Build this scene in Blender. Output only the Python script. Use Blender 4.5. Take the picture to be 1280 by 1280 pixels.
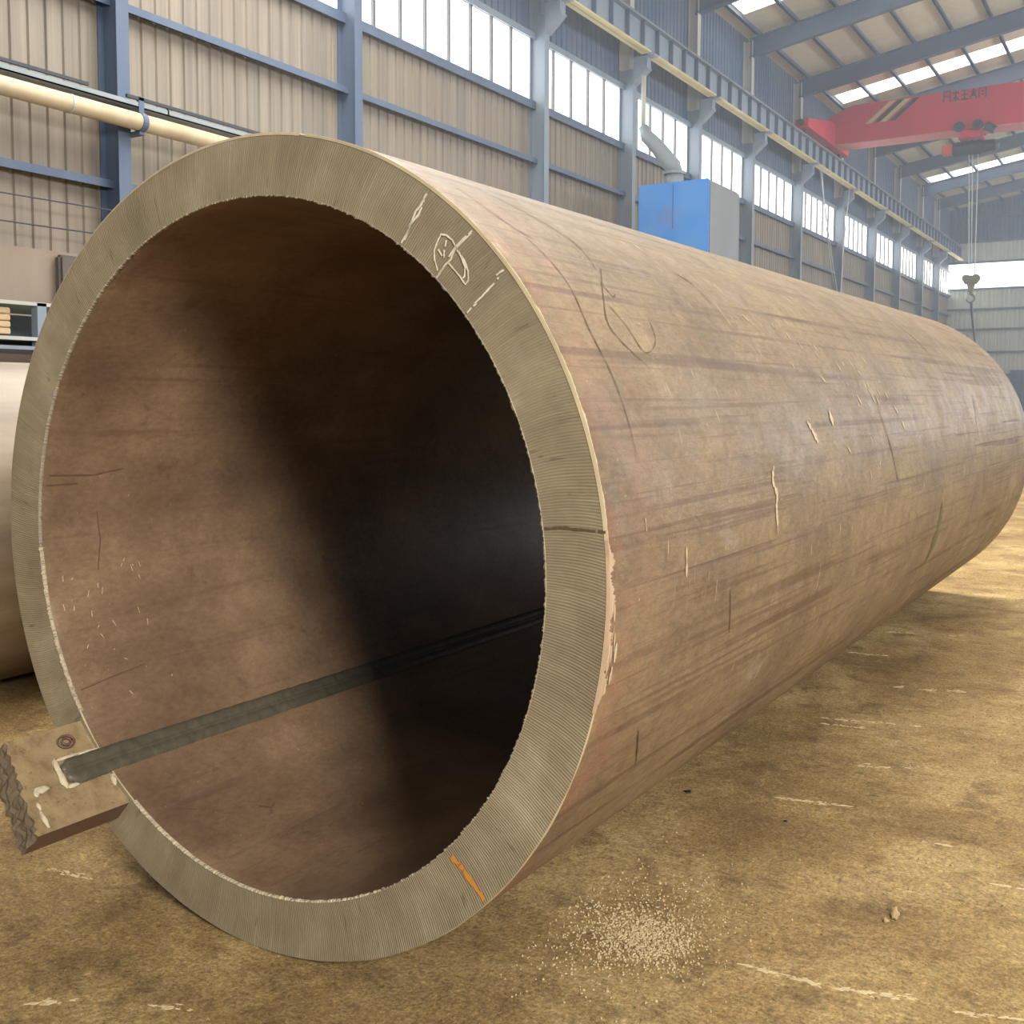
import bpy, bmesh, math, random
from mathutils import Vector, noise
R = math.radians
rnd = random.Random(7)
scene = bpy.context.scene
for o in list(bpy.data.objects):
    bpy.data.objects.remove(o)
col = scene.collection

# ------------------------------------------------------------------ camera
cam_d = bpy.data.cameras.new('camera')
cam = bpy.data.objects.new('camera', cam_d)
col.objects.link(cam)
cam_d.sensor_width = 36.0
cam_d.sensor_fit = 'HORIZONTAL'
cam_d.lens = 1313.47 / 1280 * 36.0
cam_d.shift_y = -54.87 / 1280
cam_d.clip_start = 0.05
cam_d.clip_end = 400
PITCH, YAW, ROLL = 0.0677, 0.5602, 0.0038
c_, s_ = math.cos(YAW), math.sin(YAW)
cp, sp = math.cos(PITCH), math.sin(PITCH)
fw = Vector((-s_ * cp, c_ * cp, -sp))
r0 = Vector((c_, s_, 0))
u0 = r0.cross(fw)
rr = r0 * math.cos(ROLL) + u0 * math.sin(ROLL)
uu = u0 * math.cos(ROLL) - r0 * math.sin(ROLL)
from mathutils import Matrix
m = Matrix((rr, uu, -fw)).transposed().to_4x4()
m.translation = Vector((0, 0, 1.6))
cam.matrix_world = m
scene.camera = cam

# ------------------------------------------------------------------ world, big lights, exposure
scene.view_settings.view_transform = 'Standard'
scene.view_settings.look = 'None'
scene.view_settings.gamma = 1.0
scene.view_settings.use_curve_mapping = False
scene.view_settings.exposure = 0.45
w = bpy.data.worlds.new('daylight')
scene.world = w
w.use_nodes = True
bg = w.node_tree.nodes['Background']
bg.inputs[0].default_value = (0.40, 0.68, 1.0, 1)
bg.inputs[1].default_value = 0.24


def area(name, loc, target, sx, sy, power, color):
    d = bpy.data.lights.new(name, 'AREA')
    d.shape = 'RECTANGLE'
    d.size, d.size_y, d.energy, d.color = sx, sy, power, color
    o = bpy.data.objects.new(name, d)
    col.objects.link(o)
    o.location = loc
    o.rotation_euler = (Vector(target) - Vector(loc)).to_track_quat('-Z', 'Y').to_euler()
    return o


# daylight through the big open gate behind the camera, to its right
area('gate_daylight', (9.8, -5.1, 7.2), (-2.2, 2.2, 1.0), 3.4, 2.8, 2100, (1.0, 0.95, 0.88))
# daylight falling through the roof skylights over the near half of the hall
area('skylight_daylight', (-5.5, 12.2, 14.5), (-4.0, 12.2, 0.0), 8.0, 18.0, 3400, (1.0, 0.97, 0.92))

# added fill lamp out of view on the right, brightens the far hall
area('right_fill', (15.6, 50.0, 9.5), (-12.0, 50.0, 8.0), 66.0, 2.6, 6800, (0.96, 0.98, 1.0))


# ------------------------------------------------------------------ materials
def srgb(r, g, b):
    f = lambda c: (c / 255 / 12.92) if c / 255 <= 0.04045 else ((c / 255 + 0.055) / 1.055) ** 2.4
    return (f(r), f(g), f(b), 1)


class NT:
    def __init__(s, name, rough=0.6, metal=0.0, spec=0.5):
        s.m = bpy.data.materials.new(name)
        s.m.use_nodes = True
        s.t = s.m.node_tree
        s.b = s.t.nodes['Principled BSDF']
        s.b.inputs['Roughness'].default_value = rough
        s.b.inputs['Metallic'].default_value = metal
        s.b.inputs['Specular IOR Level'].default_value = spec

    def n(s, t, **kw):
        x = s.t.nodes.new(t)
        for k, v in kw.items():
            setattr(x, k, v)
        return x

    def l(s, a, b):
        s.t.links.new(a, b)

    def coord(s, kind='Object'):
        return s.n('ShaderNodeTexCoord').outputs[kind]

    def scaled(s, src, sc, loc=(0, 0, 0)):
        mp = s.n('ShaderNodeMapping')
        mp.inputs['Scale'].default_value = sc
        mp.inputs['Location'].default_value = loc
        s.l(src, mp.inputs['Vector'])
        return mp.outputs[0]

    def noise(s, src, scale=1.0, detail=4, rough=0.55, dist=0.0):
        x = s.n('ShaderNodeTexNoise')
        x.inputs['Scale'].default_value = scale
        x.inputs['Detail'].default_value = detail
        x.inputs['Roughness'].default_value = rough
        x.inputs['Distortion'].default_value = dist
        s.l(src, x.inputs['Vector'])
        return x.outputs['Fac']

    def ramp(s, fac, stops):
        x = s.n('ShaderNodeValToRGB')
        e = x.color_ramp.elements
        while len(e) < len(stops):
            e.new(0.5)
        for i, (p, c) in enumerate(stops):
            e[i].position = p
            e[i].color = c if len(c) == 4 else (*c, 1)
        s.l(fac, x.inputs[0])
        return x.outputs[0]

    def mask(s, fac, lo, hi):
        x = s.n('ShaderNodeMapRange')
        x.inputs['From Min'].default_value = lo
        x.inputs['From Max'].default_value = hi
        s.l(fac, x.inputs['Value'])
        return x.outputs[0]

    def math(s, op, a, b=None):
        x = s.n('ShaderNodeMath', operation=op)
        for i, v in enumerate((a, b)):
            if v is None:
                continue
            if isinstance(v, (int, float)):
                x.inputs[i].default_value = v
            else:
                s.l(v, x.inputs[i])
        return x.outputs[0]

    def mix(s, fac, a, b, mode='MIX'):
        x = s.n('ShaderNodeMix', data_type='RGBA', blend_type=mode)
        for k, v in ((0, fac), (6, a), (7, b)):
            if isinstance(v, (int, float)):
                x.inputs[k].default_value = v
            elif isinstance(v, tuple):
                x.inputs[k].default_value = v
            else:
                s.l(v, x.inputs[k])
        return x.outputs[2]

    def color(s, c):
        if isinstance(c, tuple):
            s.b.inputs['Base Color'].default_value = c
        else:
            s.l(c, s.b.inputs['Base Color'])

    def bump(s, h, strength=0.3, dist=0.01):
        x = s.n('ShaderNodeBump')
        x.inputs['Strength'].default_value = strength
        x.inputs['Distance'].default_value = dist
        s.l(h, x.inputs['Height'])
        s.l(x.outputs[0], s.b.inputs['Normal'])


def paint(name, c, rough=0.55, var=0.18, scale=3.0, metal=0.0, dirt=None):
    t = NT(name, rough, metal)
    co = t.coord()
    f = t.noise(t.scaled(co, (1, 1, 0.35)), scale, 5)
    d = dirt or tuple(x * 0.72 for x in c[:3]) + (1,)
    t.color(t.mix(t.mask(f, 0.5 - var, 0.5 + var * 2), c, d))
    t.bump(f, 0.08, 0.01)
    return t.m


def mat_outer():
    t = NT('mill_scale_steel', 0.52, 0.0, 0.45)
    uv = t.coord('UV')                       # u = metres round the pipe, v = metres along it
    base = t.ramp(t.noise(uv, 1.6, 6, 0.62), [(0.3, srgb(112, 95, 75)), (0.5, srgb(129, 110, 85)), (0.72, srgb(148, 128, 97))])
    gold = t.mask(t.noise(t.scaled(uv, (2.2, 1.2, 1), (7, 3, 0)), 1.0, 3), 0.52, 0.75)
    c = t.mix(t.math('MULTIPLY', gold, 0.5), base, srgb(146, 130, 92))
    vio = t.mask(t.noise(t.scaled(uv, (3.0, 2.0, 1), (17, 5, 0)), 1.0, 3, 0.6), 0.62, 0.72)
    c = t.mix(t.math('MULTIPLY', vio, 0.5), c, srgb(150, 138, 130))
    fine = t.noise(t.scaled(uv, (70, 22, 1)), 1.0, 6, 0.8)
    med = t.noise(t.scaled(uv, (12, 9, 1), (6, 6, 0)), 1.0, 6, 0.72, 0.6)
    c = t.mix(0.5, c, t.ramp(med, [(0.32, (0.30, 0.29, 0.28)), (0.68, (0.68, 0.68, 0.68))]), 'OVERLAY')
    c = t.mix(0.8, c, t.ramp(fine, [(0.3, (0.30, 0.28, 0.27)), (0.7, (0.66, 0.66, 0.66))]), 'OVERLAY')
    # long rolling streaks along the pipe
    st = t.mask(t.noise(t.scaled(uv, (15, 0.26, 1)), 1.0, 2, 0.5), 0.57, 0.64)
    br = t.mask(t.noise(t.scaled(uv, (1.5, 1.1, 1), (2, 9, 0)), 1.0, 3), 0.34, 0.5)
    sm = t.math('MULTIPLY', t.math('MULTIPLY', st, br), 0.62)
    c = t.mix(sm, c, srgb(84, 64, 50))
    st2 = t.mask(t.noise(t.scaled(uv, (44, 0.6, 1), (5, 1, 0)), 1.0, 3, 0.6), 0.55, 0.64)
    c = t.mix(t.math('MULTIPLY', st2, 0.6), c, srgb(96, 75, 58))
    hair = t.mask(t.noise(t.scaled(uv, (16, 120, 1), (8, 3, 0)), 1.0, 3, 0.6, 0.5), 0.66, 0.72)
    hairm = t.mask(t.noise(t.scaled(uv, (1.3, 1.6, 1), (22, 3, 0)), 1.0, 3), 0.42, 0.6)
    c = t.mix(t.math('MULTIPLY', t.math('MULTIPLY', hair, hairm), 0.55), c, srgb(92, 72, 56))
    # short scuffs round the pipe
    sc = t.mask(t.noise(t.scaled(uv, (7, 75, 1), (1, 4, 0)), 1.0, 3, 0.6, 0.4), 0.66, 0.73)
    scm = t.mask(t.noise(t.scaled(uv, (1.5, 1.3, 1), (12, 6, 0)), 1.0, 3), 0.46, 0.6)
    c = t.mix(t.math('MULTIPLY', sc, scm), c, srgb(224, 204, 170))
    # flakes and pock marks
    pk = t.mask(t.noise(uv, 55, 3, 0.6), 0.70, 0.76)
    c = t.mix(t.math('MULTIPLY', pk, 0.7), c, srgb(214, 190, 150))
    dk = t.mask(t.noise(t.scaled(uv, (1, 1, 1), (31, 17, 0)), 38, 3, 0.6), 0.70, 0.77)
    c = t.mix(t.math('MULTIPLY', dk, 0.6), c, srgb(70, 52, 42))
    # reddish rough band next to the cut end
    sep = t.n('ShaderNodeSeparateXYZ')
    t.l(uv, sep.inputs[0])
    band = t.math('MULTIPLY', t.mask(sep.outputs[1], 0.42, 0.0), t.mask(t.noise(t.scaled(uv, (4, 6, 1), (3, 8, 0)), 1.0, 5, 0.7), 0.42, 0.66))
    c = t.mix(t.math('MULTIPLY', band, 0.6), c, srgb(150, 100, 78))
    grain = t.mask(t.noise(uv, 120, 3, 0.7), 0.6, 0.75)
    c = t.mix(t.math('MULTIPLY', t.math('MULTIPLY', band, grain), 0.8), c, srgb(222, 200, 165))
    t.color(c)
    h = t.math('ADD', t.math('MULTIPLY', fine, 0.5), t.math('SUBTRACT', t.noise(uv, 9, 5), t.math('MULTIPLY', sm, 0.5)))
    t.bump(t.math('ADD', h, t.math('MULTIPLY', med, 0.6)), 0.3, 0.012)
    t.l(t.ramp(t.noise(uv, 5, 4), [(0.3, (0.42,) * 3), (0.7, (0.64,) * 3)]), t.b.inputs['Roughness'])
    return t.m


def mat_face():
    t = NT('flame_cut_steel', 0.55, 0.15, 0.5)
    uv = t.coord('UV')                       # u = arc metres, v = radial metres
    sep = t.n('ShaderNodeSeparateXYZ')
    t.l(uv, sep.inputs[0])
    # drag lines: radial, curving a little, trailing towards the outer edge
    curve = t.math('MULTIPLY', t.math('POWER', sep.outputs[1], 2.0), 0.7)
    u2 = t.math('ADD', sep.outputs[0], curve)
    cmb = t.n('ShaderNodeCombineXYZ')
    t.l(u2, cmb.inputs[0])
    t.l(sep.outputs[1], cmb.inputs[1])
    v = cmb.outputs[0]
    wv = t.n('ShaderNodeTexWave', wave_type='BANDS', bands_direction='X')
    wv.inputs['Scale'].default_value = 44
    wv.inputs['Distortion'].default_value = 2.6
    wv.inputs['Detail'].default_value = 2
    wv.inputs['Detail Scale'].default_value = 0.9
    t.l(t.scaled(v, (1, 0.35, 1)), wv.inputs['Vector'])
    drag = wv.outputs['Fac']
    fine = t.noise(t.scaled(v, (150, 4, 1)), 1.0, 3, 0.6)
    big = t.noise(uv, 3.0, 5, 0.6)
    c = t.ramp(big, [(0.3, srgb(140, 127, 102)), (0.55, srgb(161, 148, 121)), (0.75, srgb(186, 173, 148))])
    c = t.mix(t.math('MULTIPLY', t.mask(drag, 0.55, 0.0), 0.22), c, srgb(112, 98, 78))
    c = t.mix(t.math('MULTIPLY', t.mask(fine, 0.55, 0.75), 0.35), c, srgb(196, 182, 152))
    gouge = t.mask(t.noise(t.scaled(v, (34, 6.0, 1), (4, 4, 0)), 1.0, 4, 0.65, 0.6), 0.63, 0.70)
    smear = t.noise(t.scaled(v, (9, 2.5, 1), (8, 1, 0)), 1.0, 5, 0.7)
    c = t.mix(0.35, c, t.ramp(smear, [(0.3, (0.32, 0.31, 0.30)), (0.7, (0.7, 0.7, 0.69))]), 'OVERLAY')
    c = t.mix(t.math('MULTIPLY', gouge, 0.5), c, srgb(92, 78, 62))
    t.color(c)
    t.bump(t.math('ADD', t.math('MULTIPLY', drag, 0.8), t.math('ADD', fine, t.math('MULTIPLY', gouge, -0.6))), 0.30, 0.005)
    return t.m


def mat_inner():
    t = NT('rusty_bore_steel', 0.45, 0.0, 0.5)
    uv = t.coord('UV')
    c = t.ramp(t.noise(t.scaled(uv, (1.4, 0.9, 1)), 1.8, 6, 0.6), [(0.28, srgb(98, 77, 60)), (0.5, srgb(124, 100, 78)), (0.75, srgb(152, 125, 97))])
    st = t.mask(t.noise(t.scaled(uv, (22, 0.9, 1)), 1.0, 3), 0.58, 0.72)
    c = t.mix(t.math('MULTIPLY', st, 0.35), c, srgb(84, 62, 50))
    fn = t.noise(t.scaled(uv, (60, 30, 1)), 1.0, 5, 0.78)
    c = t.mix(0.6, c, t.ramp(fn, [(0.3, (0.3,) * 3), (0.7, (0.68,) * 3)]), 'OVERLAY')
    bl = t.mask(t.noise(t.scaled(uv, (1, 1, 1), (9, 2, 0)), 7, 6, 0.7), 0.60, 0.70)
    c = t.mix(t.math('MULTIPLY', bl, 0.5), c, srgb(82, 58, 44))
    pl = t.mask(t.noise(t.scaled(uv, (1, 2, 1), (3, 12, 0)), 40, 3, 0.6), 0.70, 0.76)
    c = t.mix(t.math('MULTIPLY', pl, 0.7), c, srgb(205, 180, 145))
    t.color(c)
    t.bump(t.noise(uv, 14, 5), 0.18, 0.01)
    return t.m


def mat_floor():
    t = NT('packed_dirt_floor', 0.85, 0.0, 0.3)
    co = t.coord()
    base = t.ramp(t.noise(co, 1.1, 8, 0.68, 0.4), [(0.32, srgb(122, 97, 60)), (0.5, srgb(160, 133, 87)), (0.7, srgb(198, 172, 120))])
    mid = t.noise(t.scaled(co, (1, 1, 1), (4, 1, 0)), 4.5, 6, 0.68)
    c = t.mix(t.mask(mid, 0.5, 0.72), base, srgb(114, 92, 62))
    pale = t.mask(t.noise(t.scaled(co, (1.0, 3.4, 1), (2, 2, 0)), 2.4, 8, 0.8, 0.3), 0.57, 0.70)
    c = t.mix(t.math('MULTIPLY', pale, 0.5), c, srgb(188, 166, 120))
    fl = t.mask(t.noise(t.scaled(co, (5, 17, 1), (7, 2, 0)), 1.3, 5, 0.7), 0.70, 0.75)
    c = t.mix(t.math('MULTIPLY', fl, 0.8), c, srgb(206, 186, 140))
    grain = t.noise(co, 85, 5, 0.8)
    lump = t.noise(co, 22, 4, 0.7)
    c = t.mix(t.math('MULTIPLY', t.mask(lump, 0.52, 0.7), 0.45), c, srgb(104, 84, 56))
    c = t.mix(0.9, c, t.ramp(grain, [(0.32, (0.18,) * 3), (0.68, (0.80,) * 3)]), 'OVERLAY')
    g2 = t.noise(t.scaled(co, (1, 1, 1), (3, 8, 0)), 34, 6, 0.8)
    c = t.mix(0.6, c, t.ramp(g2, [(0.34, (0.24,) * 3), (0.66, (0.76,) * 3)]), 'OVERLAY')
    sp_ = t.mask(t.noise(co, 130, 2, 0.6), 0.70, 0.75)
    c = t.mix(t.math('MULTIPLY', sp_, 0.7), c, srgb(208, 188, 145))
    dark = t.mask(t.noise(t.scaled(co, (1, 1, 1), (20, 11, 0)), 60, 3, 0.6), 0.68, 0.76)
    c = t.mix(t.math('MULTIPLY', dark, 0.55), c, srgb(84, 66, 46))
    t.color(c)
    t.bump(t.math('ADD', t.math('ADD', t.math('MULTIPLY', lump, 0.5), t.math('MULTIPLY', grain, 0.35)), t.math('ADD', mid, t.math('MULTIPLY', fl, 0.4))), 0.7, 0.02)
    return t.m


def mat_sheet(name, c, streak, dust):
    t = NT(name, 0.6, 0.0, 0.4)
    co = t.coord()
    s1 = t.noise(t.scaled(co, (5.5, 5.5, 0.10)), 1.0, 4, 0.7)
    s2 = t.noise(t.scaled(co, (0.5, 0.5, 0.35), (3, 3, 3)), 1.0, 4)
    k = t.mix(t.mask(s1, 0.38, 0.68), c, streak)
    k = t.mix(t.math('MULTIPLY', t.mask(s2, 0.4, 0.7), 0.55), k, dust)
    t.color(k)
    return t.m


def mat_emit(name, c, strength):
    t = NT(name, 0.4)
    t.color(c)
    t.b.inputs['Emission Color'].default_value = c
    t.b.inputs['Emission Strength'].default_value = strength
    return t.m


M = {}
M['outer'] = mat_outer()
M['face'] = mat_face()
M['inner'] = mat_inner()
M['floor'] = mat_floor()
M['sheet_low'] = mat_sheet('dusty_wall_sheet', srgb(124, 118, 109), srgb(154, 144, 129), srgb(142, 127, 112))
M['sheet_up'] = mat_sheet('blue_grey_shade_sheet', srgb(78, 98, 128), srgb(94, 112, 138), srgb(116, 118, 126))  # upper walls' bluish shade put into the sheet colour; end gate shares it
M['sheet_end'] = mat_sheet('pale_end_wall_sheet', srgb(196, 200, 190), srgb(178, 184, 180), srgb(206, 204, 186))
M['deck'] = mat_sheet('roof_deck_sheet', srgb(224, 214, 184), srgb(208, 200, 176), srgb(230, 222, 190))
M['steel'] = paint('blue_grey_steel', srgb(142, 154, 164), 0.5, 0.2, 1.2, dirt=srgb(112, 130, 154))
M['steel_dark'] = paint('slate_blue_steel', srgb(94, 109, 133), 0.55, 0.2, 1.2, dirt=srgb(78, 92, 115))
M['steel_pale'] = paint('pale_grey_steel', srgb(196, 196, 186), 0.5, 0.2, 1.0, dirt=srgb(168, 172, 172))
M['yellow'] = paint('faded_yellow_steel', srgb(214, 200, 142), 0.5, 0.2, 1.0)
M['cream'] = paint('cream_pipe_paint', srgb(206, 192, 160), 0.4, 0.15, 2.0, dirt=srgb(180, 164, 136))
M['red'] = paint('red_crane_paint', srgb(218, 44, 62), 0.45, 0.2, 0.5, dirt=srgb(186, 40, 62))
M['red_pale'] = paint('pale_red_edge', srgb(232, 140, 140), 0.5)
M['black'] = paint('black_paint', srgb(40, 38, 38), 0.5)
M['gunmetal'] = paint('dark_machine_grey', srgb(58, 64, 74), 0.45)
M['orange_box'] = paint('orange_red_box', srgb(222, 92, 66), 0.5)
M['rope'] = paint('wire_rope_steel', srgb(196, 204, 206), 0.4)
M['hook'] = paint('worn_hook_steel', srgb(132, 130, 106), 0.45)
M['grey_box'] = paint('grey_machine_panel', srgb(128, 134, 138), 0.5, 0.2, 0.6)
M['duct'] = paint('galvanised_duct', srgb(146, 156, 162), 0.4, 0.2, 1.5)
M['window'] = mat_emit('daylight_window_sheet', (1.0, 0.99, 0.97, 1), 2.2)
M['skylight'] = mat_emit('daylight_roof_sheet', (1.0, 0.99, 0.96, 1), 3.2)
M['mullion'] = paint('window_mullion_paint', srgb(110, 114, 116), 0.5)
M['pale_edge'] = paint('bright_cut_edge', srgb(196, 180, 144), 0.45, 0.25, 14, dirt=srgb(150, 134, 104))
M['burr'] = paint('slag_burr', srgb(178, 168, 146), 0.6, 0.3, 30, dirt=srgb(104, 92, 76))
M['chalk'] = paint('white_chalk', srgb(238, 230, 206), 0.9, 0.1, 40)
M['orange'] = paint('orange_marker_paint', srgb(222, 138, 40), 0.6, 0.25, 30, dirt=srgb(200, 150, 80))
M['weld'] = paint('dark_weld_bead', srgb(98, 91, 74), 0.5, 0.25, 34, dirt=srgb(56, 52, 44))
M['slag'] = paint('pale_weld_slag', srgb(216, 203, 174), 0.75, 0.25, 40, dirt=srgb(150, 126, 94))
M['tab'] = paint('tan_plate_steel', srgb(150, 128, 96), 0.5, 0.2, 11, dirt=srgb(118, 96, 70))
tt_ = NT('stained_plate_steel', 0.5, 0.0, 0.5)
tc_ = tt_.coord()
k_ = tt_.ramp(tt_.noise(tc_, 13, 6, 0.7), [(0.3, srgb(112, 90, 64)), (0.5, srgb(150, 128, 94)), (0.75, srgb(172, 150, 112))])
k_ = tt_.mix(tt_.math('MULTIPLY', tt_.mask(tt_.noise(tt_.scaled(tc_, (1, 1, 1), (3, 3, 3)), 45, 4, 0.7), 0.6, 0.7), 0.6), k_, srgb(86, 68, 50))
tt_.color(k_)
tt_.bump(tt_.noise(tc_, 40, 5, 0.7), 0.25, 0.006)
M['tab'] = tt_.m
M['tab_side'] = paint('brown_plate_edge', srgb(112, 84, 68), 0.55, 0.2, 9)
M['broken'] = paint('torn_plate_edge', srgb(120, 102, 78), 0.85, 0.3, 25, dirt=srgb(62, 52, 42))
M['scuff'] = paint('pale_scuff', srgb(206, 188, 156), 0.7, 0.3, 60, dirt=srgb(168, 144, 114))
M['lip'] = paint('scuffed_lip', srgb(196, 170, 140), 0.7, 0.3, 30, dirt=srgb(160, 126, 102))
M['scar'] = paint('dark_scar', srgb(104, 80, 61), 0.7, 0.3, 20)
M['greenscar'] = paint('olive_grind_mark', srgb(96, 92, 62), 0.5, 0.3, 12, dirt=srgb(78, 72, 52))
M['chip'] = paint('pale_scale_chips', srgb(220, 202, 160), 0.8, 0.3, 30, dirt=srgb(160, 136, 98))
M['dirt'] = paint('brown_dirt_grit', srgb(138, 114, 80), 0.9, 0.3, 18)
M['clod'] = paint('dried_mud', srgb(188, 164, 122), 0.9, 0.3, 20, dirt=srgb(140, 112, 78))
M['wood'] = paint('pale_timber', srgb(214, 190, 150), 0.7, 0.25, 6, dirt=srgb(182, 150, 108))


# blue machine panel with a washed-out red patch
def mat_blue():
    t = NT('blue_machine_panel', 0.45)
    co = t.coord()
    f = t.noise(co, 1.4, 4)
    c = t.mix(t.mask(f, 0.35, 0.7), srgb(62, 138, 222), srgb(84, 150, 222))
    g = t.n('ShaderNodeTexGradient', gradient_type='SPHERICAL')
    t.l(t.scaled(co, (1.3, 0.2, 2.0), (.35, 0, -13.2)), g.inputs[0])
    c = t.mix(t.math('MULTIPLY', t.math('MULTIPLY', g.outputs[1], t.mask(t.noise(co, 5, 3), 0.35, 0.6)), 0.4), c, srgb(150, 96, 112))
    t.color(c)
    return t.m


M['blue'] = mat_blue()
pf = NT('second_pipe_steel', 0.5, 0.0, 0.5)
co_ = pf.coord()
pf.color(pf.mix(pf.mask(pf.noise(pf.scaled(co_, (3, 0.5, 3)), 1.5, 5), 0.35, 0.68), srgb(160, 145, 124), srgb(122, 103, 85)))
pf.bump(pf.noise(co_, 12, 4), 0.15, 0.01)
M['pipe2'] = pf.m


# ------------------------------------------------------------------ helpers
def link(name, mesh, mats, parent=None, smooth=False):
    o = bpy.data.objects.new(name, mesh)
    col.objects.link(o)
    for mm in (mats if isinstance(mats, (list, tuple)) else [mats]):
        mesh.materials.append(mm)
    if smooth:
        for p in mesh.polygons:
            p.use_smooth = True
    if parent is not None:
        o.parent = parent
    return o


def obj(name, bm, mats, parent=None, smooth=False):
    bmesh.ops.recalc_face_normals(bm, faces=bm.faces)
    me = bpy.data.meshes.new(name)
    bm.to_mesh(me)
    bm.free()
    return link(name, me, mats, parent, smooth)


def tag(o, label, cat, group=None, kind=None):
    o['label'] = label
    o['category'] = cat
    if group:
        o['group'] = group
    if kind:
        o['kind'] = kind
    return o


def struct(o):
    o['kind'] = 'structure'
    return o


def empty(name, loc, label=None, cat=None, group=None):
    o = bpy.data.objects.new(name, None)
    o.empty_display_size = 0.2
    col.objects.link(o)
    o.location = loc
    if label:
        tag(o, label, cat, group)
    return o


def BM():
    return bmesh.new()


def box(bm, x0, x1, y0, y1, z0, z1, mi=0):
    v = [bm.verts.new(p) for p in ((x0, y0, z0), (x1, y0, z0), (x1, y1, z0), (x0, y1, z0), (x0, y0, z1), (x1, y0, z1), (x1, y1, z1), (x0, y1, z1))]
    for q in ((0, 3, 2, 1), (4, 5, 6, 7), (0, 1, 5, 4), (1, 2, 6, 5), (2, 3, 7, 6), (3, 0, 4, 7)):
        bm.faces.new([v[i] for i in q]).material_index = mi
    return v


def bevbox(bm, x0, x1, y0, y1, z0, z1, b, mi=0):
    t = BM()
    box(t, x0, x1, y0, y1, z0, z1, mi)
    bmesh.ops.bevel(t, geom=t.edges[:], offset=b, segments=2, affect='EDGES')
    me = bpy.data.meshes.new('tmp')
    t.to_mesh(me)
    t.free()
    bm.from_mesh(me)
    bpy.data.meshes.remove(me)


def prism(bm, pts, d, mi=0):
    """extrude polygon pts (3D) along vector d"""
    a = [bm.verts.new(p) for p in pts]
    b = [bm.verts.new(Vector(p) + Vector(d)) for p in pts]
    bm.faces.new(a).material_index = mi
    bm.faces.new(b[::-1]).material_index = mi
    n = len(a)
    for i in range(n):
        bm.faces.new((a[i], b[i], b[(i + 1) % n], a[(i + 1) % n])).material_index = mi


def tube(bm, pts, r, seg=10, mi=0, cap=True):
    pts = [Vector(p) for p in pts]
    rad = r if isinstance(r, (list, tuple)) else [r] * len(pts)
    rings = []
    for i, p in enumerate(pts):
        d = (pts[min(i + 1, len(pts) - 1)] - pts[max(i - 1, 0)]).normalized()
        a = d.orthogonal().normalized() if not rings else (pa - d * pa.dot(d)).normalized()
        pa = a
        b = d.cross(a)
        rings.append([bm.verts.new(p + (a * math.cos(2 * math.pi * k / seg) + b * math.sin(2 * math.pi * k / seg)) * rad[i]) for k in range(seg)])
    for i in range(len(rings) - 1):
        for k in range(seg):
            bm.faces.new((rings[i][k], rings[i][(k + 1) % seg], rings[i + 1][(k + 1) % seg], rings[i + 1][k])).material_index = mi
    if cap:
        bm.faces.new(rings[0][::-1]).material_index = mi
        bm.faces.new(rings[-1]).material_index = mi


def jag(x, s=1.0, seed=0.0):
    return noise.noise(Vector((x * s, seed, 1.7)))


# ================================================================== SETTING
WX = -15.0
ENDY = 87.0
fl = BM()
N = 1
vs = [fl.verts.new(p) for p in ((-16, -14, 0), (16, -14, 0), (16, 88, 0), (-16, 88, 0))]
fl.faces.new(vs)
struct(obj('floor', fl, M['floor']))

# corrugated sheets: real ribs, long side = Y for the left wall
def ribbed_y(bm, x, y0, y1, z0, z1, pitch=0.30, groove=0.05, depth=0.035, mi=0):
    pts = []
    y = y0
    while y < y1:
        for dy, dx in ((0, 0), (pitch - groove * 1.8, 0), (pitch - groove * 1.4, -depth), (pitch - groove * 0.4, -depth)):
            pts.append((x + dx, min(y + dy, y1)))
        y += pitch
    pts.append((x, y1))
    for (xa, ya), (xb, yb) in zip(pts, pts[1:]):
        if yb - ya < 1e-5 and abs(xa - xb) < 1e-5:
            continue
        f = bm.faces.new([bm.verts.new(p) for p in ((xa, ya, z0), (xb, yb, z0), (xb, yb, z1), (xa, ya, z1))])
        f.material_index = mi


def ribbed_x(bm, y, x0, x1, z0, z1, pitch=0.30, groove=0.06, depth=0.04, mi=0):
    pts = []
    x = x0
    while x < x1:
        for dx, dy in ((0, 0), (pitch - groove * 1.8, 0), (pitch - groove * 1.4, depth), (pitch - groove * 0.4, depth)):
            pts.append((min(x + dx, x1), y + dy))
        x += pitch
    pts.append((x1, y))
    for (xa, ya), (xb, yb) in zip(pts, pts[1:]):
        if xb - xa < 1e-5 and abs(ya - yb) < 1e-5:
            continue
        f = bm.faces.new([bm.verts.new(p) for p in ((xa, ya, z0), (xb, yb, z0), (xb, yb, z1), (xa, ya, z1))])
        f.material_index = mi


SILL, HEAD, EAVE = 9.53, 11.22, 15.95
wl = BM()
ribbed_y(wl, WX, -14, ENDY, 0, SILL)
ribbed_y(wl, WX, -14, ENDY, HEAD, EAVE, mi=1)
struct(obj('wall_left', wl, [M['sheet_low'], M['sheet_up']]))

we = BM()
ribbed_x(we, ENDY, WX, 16, 0, 9.95)
ribbed_x(we, ENDY, WX, 16, 11.9, 13.45)
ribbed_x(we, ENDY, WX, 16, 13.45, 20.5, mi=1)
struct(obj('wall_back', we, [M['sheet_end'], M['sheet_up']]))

# roof: sloping up from the eave, ridge over x = 3
SL = 0.166
def rz(x, off=0.45):
    return 15.5 + off + SL * ((x + 15) if x <= 3 else (18 - (x - 3)))


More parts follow.
